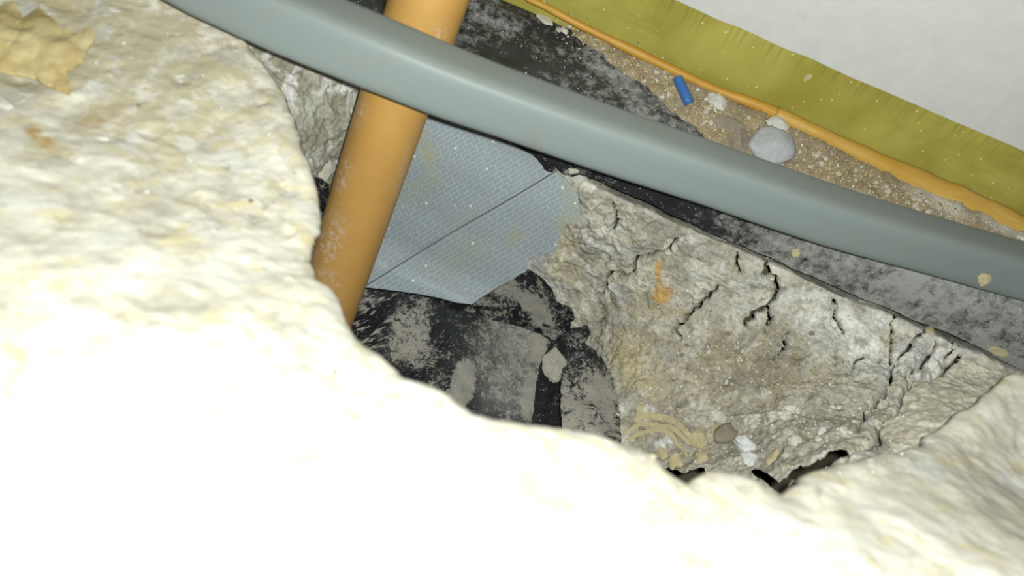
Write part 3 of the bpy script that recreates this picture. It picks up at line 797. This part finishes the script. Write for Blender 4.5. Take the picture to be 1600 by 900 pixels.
# ================================================================== DEBRIS
def build_sand():
    outline = [(790, -40), (828, 2), (868, 32), (905, 62), (955, 98), (1000, 128), (1040, 158), (1075, 188), (1105, 212), (1140, 245), (1200, 275), (1260, 300), (1330, 325), (1400, 350), (1500, 385), (1620, 430),
               (1750, 480), (2300, 730), (2300, 662), (1750, 420), (1600, 352), (1475, 300), (1350, 240), (1230, 178), (1112, 128), (1019, 80), (909, 28), (850, -10), (800, -60)]
    def f(px, py): return at_z(px, py, np.zeros(np.shape(px)))
    P, F, q, e = patch_poly(outline, f, 4.0, 1.6, 5)
    h = np.minimum(e / 26.0, 1) ** 0.7 * 0.004 + sstep(0.3, 0.325, P[:, 1]) * 0.002
    h += fbm(P, 120, 5, 300) * 0.0022 + fbm(P, 480, 4, 305) * 0.0012
    P[:, 2] = -0.0016 + np.maximum(h, -0.0005)
    m = mesh_from('sand_bed', P, F, bvh=True)
    add_val(m, 'dust', np.maximum(blob(q[:, 0], q[:, 1], 1460, 320, 60, 14, 28, .8), blob(q[:, 0], q[:, 1], 1560, 362, 50, 10, 25, .8)) * .9)
    tag(link('sand_bed', m, M['sand']), 'brown sandy debris spilled along the foot of the wall', 'sand', kind='stuff')
build_sand()

def rock_mesh(name, w, h, t, seed, sub=3, facet=0.25, smooth=False):
    rnd = np.random.RandomState(seed); bm = bmesh.new()
    if not smooth:                        # angular chip: convex hull, bevelled a little and roughened
        for _ in range(24):
            p = rnd.normal(size=3); p /= np.linalg.norm(p); bm.verts.new(Vector(p * rnd.uniform(0.8, 1.0)))
        res = bmesh.ops.convex_hull(bm, input=bm.verts[:])
        bmesh.ops.delete(bm, geom=[g for g in res['geom_interior'] if isinstance(g, bmesh.types.BMVert)], context='VERTS')
        if sub > 1: bmesh.ops.subdivide_edges(bm, edges=bm.edges[:], cuts=3, use_grid_fill=True); bmesh.ops.triangulate(bm, faces=bm.faces[:])
        V = np.array([v.co for v in bm.verts])
        if sub > 1: V *= (1 + fbm(V + seed * 3.1, 2.2, 4, seed) * 0.24)[:, None]
        V -= (V.max(0) + V.min(0)) / 2; V /= np.abs(V).max(0); V *= np.array([w / 2, h / 2, t / 2])
        for v, c in zip(bm.verts, V): v.co = Vector(c)
        bmesh.ops.recalc_face_normals(bm, faces=bm.faces[:])
        m = bpy.data.meshes.new(name); bm.to_mesh(m); bm.free(); return m
    bmesh.ops.create_icosphere(bm, subdivisions=sub, radius=1)
    V = np.array([v.co for v in bm.verts])
    for _ in range(9):                    # chop flat faces
        n = rnd.normal(size=3); n /= np.linalg.norm(n); lim = rnd.uniform(0.62, 0.9)
        dt = V @ n; k = dt > lim; V[k] -= np.outer((dt[k] - lim) * (0.75 + facet), n)
    V *= (1 + fbm(V + seed * 3.1, 1.6, 4, seed) * 0.22)[:, None]
    V /= np.abs(V).max(0)
    V *= np.array([w / 2, h / 2, t / 2])
    for v, c in zip(bm.verts, V): v.co = Vector(c)
    m = bpy.data.meshes.new(name); bm.to_mesh(m); bm.free()
    m.polygons.foreach_set('use_smooth', np.full(len(m.polygons), smooth)); m.update()
    return m
def rock(name, px, py, w, h, ang, mat, label, cat, seed, thick=0.7, sink=0.3, group=None, sub=3, smooth=False):
    g = hit(px, py); p, n, _ = g
    d = float((np.array(p) - CAM) @ FWD); s = d / FPX
    t = min(w, h) * thick
    m = rock_mesh(name, w * s, h * s, t * s, seed, sub, smooth=smooth)
    o = link(name, m, M[mat])
    a = math.radians(ang); ex = IMR * math.cos(a) + IMD * math.sin(a)
    n = np.array(n) * 0.6 - FWD * 0.4; n /= np.linalg.norm(n)
    ex = ex - n * (ex @ n); ex /= np.linalg.norm(ex); ey = np.cross(n, ex)
    o.matrix_world = Matrix.Translation(p + Vector(n) * (t * s * (0.5 - sink))) @ Matrix((Vector(ex), Vector(ey), Vector(n))).transposed().to_4x4()
    return tag(o, label, cat, group)

# stones and scraps by the wall
rock('stone', 1203, 232, 82, 66, 22, 'grey_stone', 'smooth blue grey stone wedged between the sand and grey hose', 'stone', 11, 0.55, 0.3, smooth=True)
rock('stone', 1212, 199, 44, 26, 25, 'white_stone', 'pale cream stone behind the blue grey stone', 'stone', 12, 0.7, 0.2)
rock('plaster_chip', 1120, 160, 38, 24, 40, 'white_stone', 'white wedge shaped plaster chip beside the blue tube', 'plaster chip', 13, 0.6, 0.2)
rock('stone_flake', 1155, 222, 30, 48, 20, 'brown_stone', 'dark brown pointed flake leaning on the blue grey stone', 'stone flake', 14, 0.5, 0.2)
rock('stone_flake', 1140, 196, 62, 26, 10, 'brown_stone', 'flat brown flake lying in the sand above the grey hose', 'stone flake', 15, 0.35, 0.3)
rock('plaster_chip', 1262, 121, 16, 9, -45, 'tan', 'small cream scrap stuck on the olive green board', 'plaster chip', 16, 0.5, 0.3)
rock('plaster_chip', 852, 33, 34, 16, 38, 'pale_stone', 'pale grey chip at the edge of the black membrane strip', 'plaster chip', 17, 0.4, 0.3)
rock('plaster_chip', 882, 50, 16, 11, 50, 'white_stone', 'small off white chip where sand meets black membrane', 'plaster chip', 18, 0.6, 0.3)
rock('plaster_chip', 1597, 374, 20, 10, 20, 'white_stone', 'white chip pressed against the straw coloured bead', 'plaster chip', 19, 0.6, 0.3)
rock('mortar_crumb', 896, 266, 18, 13, 10, 'pale_stone', 'cream crumb on the torn membrane edge above the mesh', 'crumb', 20, 0.5, 0.2)
rock('mortar_crumb', 1245, 392, 14, 26, 10, 'tan', 'tan mortar crumb on the dusty membrane below the hose', 'crumb', 21, 0.3, 0.3)
rock('mortar_crumb', 1562, 548, 36, 18, 10, 'tan', 'flat tan mortar crumb at the lower edge of the membrane strip', 'crumb', 22, 0.3, 0.3)
rock('mortar_crumb', 1452, 517, 18, 16, 10, 'tan', 'tan crumb over the gap where cracked concrete meets membrane', 'crumb', 23, 0.5, 0.3)

# small pebbles strewn in the sand
CN = {'pale_stone': 'beige grey', 'white_stone': 'off white', 'tan': 'tan', 'brown_stone': 'dark brown'}
rnd = random.Random(5)
SANDLINE = [(880, 40), (930, 75), (990, 108), (1050, 140), (1090, 165), (1130, 190), (1250, 235), (1310, 262), (1370, 290), (1440, 318), (1500, 345)]
for k in range(70):
    i = rnd.randrange(len(SANDLINE) - 1); t = rnd.random()
    x = SANDLINE[i][0] * (1 - t) + SANDLINE[i + 1][0] * t + rnd.uniform(-18, 18); y = SANDLINE[i][1] * (1 - t) + SANDLINE[i + 1][1] * t + rnd.uniform(-20, 18)
    if abs(x - 1067) < 22 and abs(y - 148) < 30: continue
    if math.hypot(x - 1205, y - 228) < 45: continue
    w = rnd.uniform(5, 11); mt = rnd.choice(['pale_stone', 'white_stone', 'pale_stone', 'tan'])
    rock('pebble', x, y, w, w * rnd.uniform(0.6, 1), rnd.uniform(0, 180), mt, 'tiny %s pebble strewn in the sand along the wall' % CN[mt], 'pebble', 400 + k, 0.7, 0.3, '%s pebbles in the sand by the wall' % CN[mt], sub=1)

def scatter(name, parent, pts_px, smin, smax, cols, seed):
    rn = np.random.RandomState(seed); V = []; F = []; K = []
    O = np.array([(1, 0, 0), (-1, 0, 0), (0, 1, 0), (0, -1, 0), (0, 0, 1), (0, 0, -1)], float)
    T = [(0, 2, 4), (2, 1, 4), (1, 3, 4), (3, 0, 4), (2, 0, 5), (1, 2, 5), (3, 1, 5), (0, 3, 5)]
    for x, y in pts_px:
        g = hit(x, y)
        if g is None or g[2] > 0.6: continue
        sz = smin + (smax - smin) * rn.rand() ** 3
        A, _ = np.linalg.qr(rn.normal(size=(3, 3)))
        b = len(V); c = np.array(g[0]) + np.array(g[1]) * sz * 0.15
        V.extend(c + (O * sz * rn.uniform(0.5, 1.0, (6, 1))) @ A); F.extend([(p + b, q + b, w_ + b) for p, q, w_ in T])
        K.extend([np.array(cols[rn.randint(len(cols))]) * rn.uniform(0.8, 1.15)] * 6)
    m = mesh_from(name, V, F, smooth=False); add_col(m, 'tint', np.array(K))
    o = link(name, m, M['grit'], parent); o['kind'] = 'stuff'
    return o
rs = np.random.RandomState(77)
GC = [(0.42, 0.36, 0.24), (0.50, 0.45, 0.34), (0.28, 0.215, 0.13), (0.35, 0.28, 0.17), (0.30, 0.25, 0.17), (0.2, 0.16, 0.1)]
t_ = rs.rand(3200) * (len(SANDLINE) - 1); SL = np.array(SANDLINE, float); i_ = t_.astype(int); f_ = (t_ - i_)[:, None]
sp = SL[i_] * (1 - f_) + SL[i_ + 1] * f_ + rs.normal(0, 1, (3200, 2)) * np.array([10, 17]) + np.array([0, 2])
scatter('sand_grit', bpy.data.objects['sand_bed'], [p for p in sp if not (abs(p[0] - 1065) < 12 and abs(p[1] - 147) < 24)], 0.0003, 0.0010, GC, 1)
mp_ = np.stack([rs.uniform(705, 1600, 1100), np.zeros(1100)], 1); mp_[:, 1] = 40 + (mp_[:, 0] - 705) * 0.36 + rs.normal(20, 38, 1100)
scatter('white_grit', STRIP, [p for p in mp_ if 0 < p[1] < 560], 0.00025, 0.0008, [(0.5, 0.5, 0.47), (0.6, 0.6, 0.57), (0.4, 0.37, 0.3)], 2)
lp = np.stack([rs.uniform(950, 1420, 2600), rs.uniform(430, 740, 2600)], 1)
lp = [p for p in lp if 0.35 * (p[0] - 950) + 400 < p[1]]
scatter('loose_grit', bpy.data.objects['pit_face'], lp, 0.0003, 0.0011, [(0.5, 0.46, 0.38), (0.42, 0.37, 0.27), (0.25, 0.2, 0.14), (0.58, 0.56, 0.5), (0.36, 0.33, 0.27)], 3)

# blue tube
def build_blue():
    a, b = hit(1057, 129)[0], hit(1073, 163)[0]
    a = np.array(a); b = np.array(b); up = -FWD
    R = 7.6 * 0.375 / FPX; a = a + np.array([0, -0.2, 0.9]) * R; b = b + np.array([0, -0.2, 0.9]) * R
    ax = b - a; L = np.linalg.norm(ax); ax /= L; a = a - ax * 0.0008; b = b + ax * 0.0008
    n1 = np.cross(ax, [0, 0, 1]); n1 /= np.linalg.norm(n1); n2 = np.cross(n1, ax)
    V = []; F = []; ring = 20
    for p, r in ((a, R), (a + ax * 0.0005, R * 1.04), (b - ax * 0.0005, R * 1.04), (b, R), (b, R * 0.7), (a, R * 0.7)):
        for j in range(ring):
            th = 2 * math.pi * j / ring; V.append(p + n1 * math.cos(th) * r + n2 * math.sin(th) * r)
    for k in range(6):
        for j in range(ring):
            j2 = (j + 1) % ring; k2 = (k + 1) % 6
            F.append((k * ring + j, k * ring + j2, k2 * ring + j2, k2 * ring + j))
    tag(link('plastic_tube', mesh_from('plastic_tube', V, F), M['blue']), 'short bright blue plastic sleeve lying in the sand', 'tube')
build_blue()

# stones in the pit
rock('stone', 861, 576, 48, 64, 20, 'dull_stone', 'angular pale stone resting on the black membrane folds', 'stone', 31, 0.6, -0.75)
rock('stone', 1134, 679, 48, 32, -28, 'brown_stone', 'smooth dark grey brown pebble beside the curled tan strips', 'stone', 32, 0.6, 0.25, smooth=True)
rock('quartz_lump', 1163, 698, 40, 30, 30, 'crystal', 'bright white crystalline lump near the dark pebble', 'stone', 33, 0.8, 0.25)
rock('quartz_lump', 1170, 720, 32, 26, 60, 'crystal', 'greyish white crystalline lump half hidden by the slab rim', 'stone', 34, 0.8, 0.3)
rock('mortar_chip', 1206, 718, 20, 40, 32, 'tan', 'tan wedge shaped mortar chip near the slab rim', 'mortar chip', 35, 0.5, 0.25)
rock('stone', 1241, 692, 22, 34, 20, 'white_stone', 'white elongated stone on the slope above the slab rim', 'stone', 36, 0.6, 0.3)
rock('stone', 1283, 675, 19, 17, 0, 'white_stone', 'round cream pebble on the rough slope', 'stone', 37, 0.8, 0.3, smooth=True)
rock('stone', 1279, 688, 11, 8, 0, 'white_stone', 'tiny cream pebble just below the round cream pebble', 'stone', 38, 0.8, 0.3)
rock('stone', 1229, 712, 18, 14, 0, 'pale_stone', 'small pale grey stone below the white elongated stone', 'stone', 39, 0.8, 0.3)
rock('stone', 1031, 698, 22, 20, 40, 'crystal', 'white stone lying inside the curled tan strips', 'stone', 40, 0.8, 0.3)
rock('stone', 1047, 690, 12, 9, 0, 'crystal', 'tiny white stone beside the white stone in tan strips', 'stone', 41, 0.8, 0.3)
rock('stone', 1163, 625, 15, 14, 0, 'pale_stone', 'rounded beige pebble embedded in the brown slope', 'stone', 42, 0.6, 0.4, smooth=True)
rock('mortar_blob', 506, 267, 26, 42, 18, 'pale_stone', 'rounded grey mortar blob left of the orange pipe', 'mortar', 43, 0.5, 0.35, smooth=True)
for k in range(60):
    x, y = rnd.uniform(960, 1340), rnd.uniform(520, 690)
    if y > 520 + (x - 960) * 0.9 + 150 or (1390 - x) * 0.9 < (700 - y) - 130: continue
    wv = rnd.uniform(5, 11); mt = rnd.choice(['pale_stone', 'white_stone', 'brown_stone', 'pale_stone'])
    rock('pebble', x, y, wv, wv * rnd.uniform(0.6, 1), rnd.uniform(0, 180), mt, 'tiny %s pebble stuck in the rough slope of the pit' % CN[mt], 'pebble', 600 + k, 0.7, 0.4, '%s pebbles in the pit slope' % CN[mt], sub=1)

# curled tan strips
def ribbon(name, line, wpx, label, lift=0.0015, seed=1):
    q = spline(line, 28); P = []
    for x, y in q:
        p, n, _ = hit(x, y); P.append(np.array(p) + np.array(n) * lift)
    P = np.array(P)
    for _ in range(4): P[1:-1] = (P[:-2] + P[1:-1] * 2 + P[2:]) / 4
    T = np.gradient(P, axis=0); T /= np.linalg.norm(T, axis=1, keepdims=True)
    V = []
    for k in range(28):
        d = P[k] - CAM; d /= np.linalg.norm(d); b = np.cross(T[k], d); b /= np.linalg.norm(b)
        wv = wpx * 0.40 / FPX / 2 * (0.45 + 0.55 * math.sin(math.pi * min(1, (k + 2) / 29)))
        for s in (-1, -0.4, 0.4, 1): V.append(P[k] + b * wv * s + d * (abs(s) - 0.6) * wv * 0.5)
    m = mesh_from(name, V, grid_faces(28, 4))
    o = solid(link(name, m, M['tan']), 0.0006, 0)
    return tag(o, label, 'strip')
ribbon('curled_strip', [(989, 664), (1004, 653), (1025, 650), (1044, 656), (1060, 667), (1074, 679), (1093, 703)], 10, 'outermost arched tan strip curling in the pit corner', 0.004)
ribbon('curled_strip', [(974, 681), (995, 669), (1021, 663), (1051, 670), (1068, 682), (1086, 696), (1098, 707)], 7, 'middle tan strip just inside the outermost arched strip', 0.003)
ribbon('curled_strip', [(980, 689), (1002, 678), (1030, 673), (1052, 684), (1066, 700), (1078, 716)], 6, 'innermost thin tan strip curling around the white stone', 0.002)
ribbon('curled_strip', [(1003, 632), (1001, 645), (994, 652)], 8, 'short upright tan shred left above the arched strips', 0.002)
rock('mortar_chip', 1094, 688, 34, 34, -30, 'tan', 'large tan flake touching the dark pebble', 'mortar chip', 51, 0.4, 0.2)
rock('mortar_chip', 1122, 670, 34, 14, -32, 'tan', 'narrow tan flake pointing over the dark pebble', 'mortar chip', 52, 0.6, 0.2)
rock('mortar_chip', 1036, 710, 18, 28, -20, 'tan', 'tan chip below the white stone in the curled strips', 'mortar chip', 53, 0.6, 0.2)
rock('mortar_chip', 1055, 722, 26, 22, -20, 'tan', 'tan chip at the bottom of the curled strips by the slab rim', 'mortar chip', 54, 0.6, 0.2)
rock('mortar_chip', 1095, 716, 22, 22, -30, 'tan', 'tan chip under the large tan flake', 'mortar chip', 55, 0.6, 0.2)

# foam lump and bits on the slab
def build_foam():
    ol = [(-40, 60), (-10, 40), (4, 33), (14, 27), (26, 22), (34, 36), (42, 50), (50, 46), (58, 36), (67, 28), (76, 40), (88, 54), (102, 68), (110, 60), (120, 70), (132, 72), (142, 63), (151, 67), (149, 82), (138, 94), (128, 112), (116, 124), (104, 132),
          (112, 148), (112, 160), (90, 152), (60, 138), (30, 132), (0, 128), (-40, 124)]
    P, F, q, e = patch_poly(ol, lambda x, y: on_slab(x, y, 0.0005), 4, 1.0, 9)
    for k in range(len(P)):
        h = 0.0035 + 0.003 * min(1, e[k] / 34)
        P[k, 2] += h
    P[:, 2] += fbm(P, 150, 4, 500, ridged=True) * 0.001 + fbm(P, 60, 2, 505) * 0.0012
    m = mesh_from('foam_lump', P, F)
    o = link('foam_lump', m, M['foam']); solid(o, 0.0016, -1)
    tag(o, 'yellow crumbly foam lump with jagged edge on the concrete slab', 'foam')
build_foam()
rock('plaster_chip', 6, 164, 34, 18, 20, 'white_stone', 'white plaster chip on the slab below the yellow foam lump', 'plaster chip', 61, 0.6, 0.3)
rock('plaster_chip', 178, 16, 22, 9, 15, 'white_stone', 'thin white sliver on the slab near the grey hose', 'plaster chip', 62, 0.6, 0.3)
rock('plaster_chip', 158, 217, 24, 12, 0, 'white_stone', 'small white chip on the slab beside a brown stain', 'plaster chip', 63, 0.6, 0.3)
for k, (x, y, s) in enumerate([(193, 67, 10), (150, 98, 8), (172, 49, 7), (262, 52, 7), (283, 128, 9), (318, 118, 7), (296, 250, 11), (345, 168, 8), (392, 160, 6), (420, 210, 8), (230, 300, 10), (120, 250, 10)]):
    rock('grain', x, y, s, s * 0.8, 30 * k, 'white_stone', 'tiny white grain lying on the pale slab', 'grain', 700 + k, 0.8, 0.3, 'white grains on the slab', sub=1)
for k, (x, y, s, lb) in enumerate([(392, 315, 9, 'dark brown crumb on the slab near the orange pipe'), (432, 671, 10, 'dark crumb on the brightest part of the slab'), (523, 583, 11, 'dark crumb on the slab close to the pit rim'), (217, 166, 8, 'dark speck on the slab in front of the grey hose')]):
    rock('crumb', x, y, s, s * 0.8, 20 * k, 'brown_stone', lb, 'crumb', 800 + k, 0.8, 0.2, sub=2)
BV.append(HOSE_BVH)
rock('mortar_crumb', 1535, 436, 24, 26, 10, 'tan', 'tan crumb stuck to the lower side of the grey hose', 'crumb', 90, 0.35, 0.35)
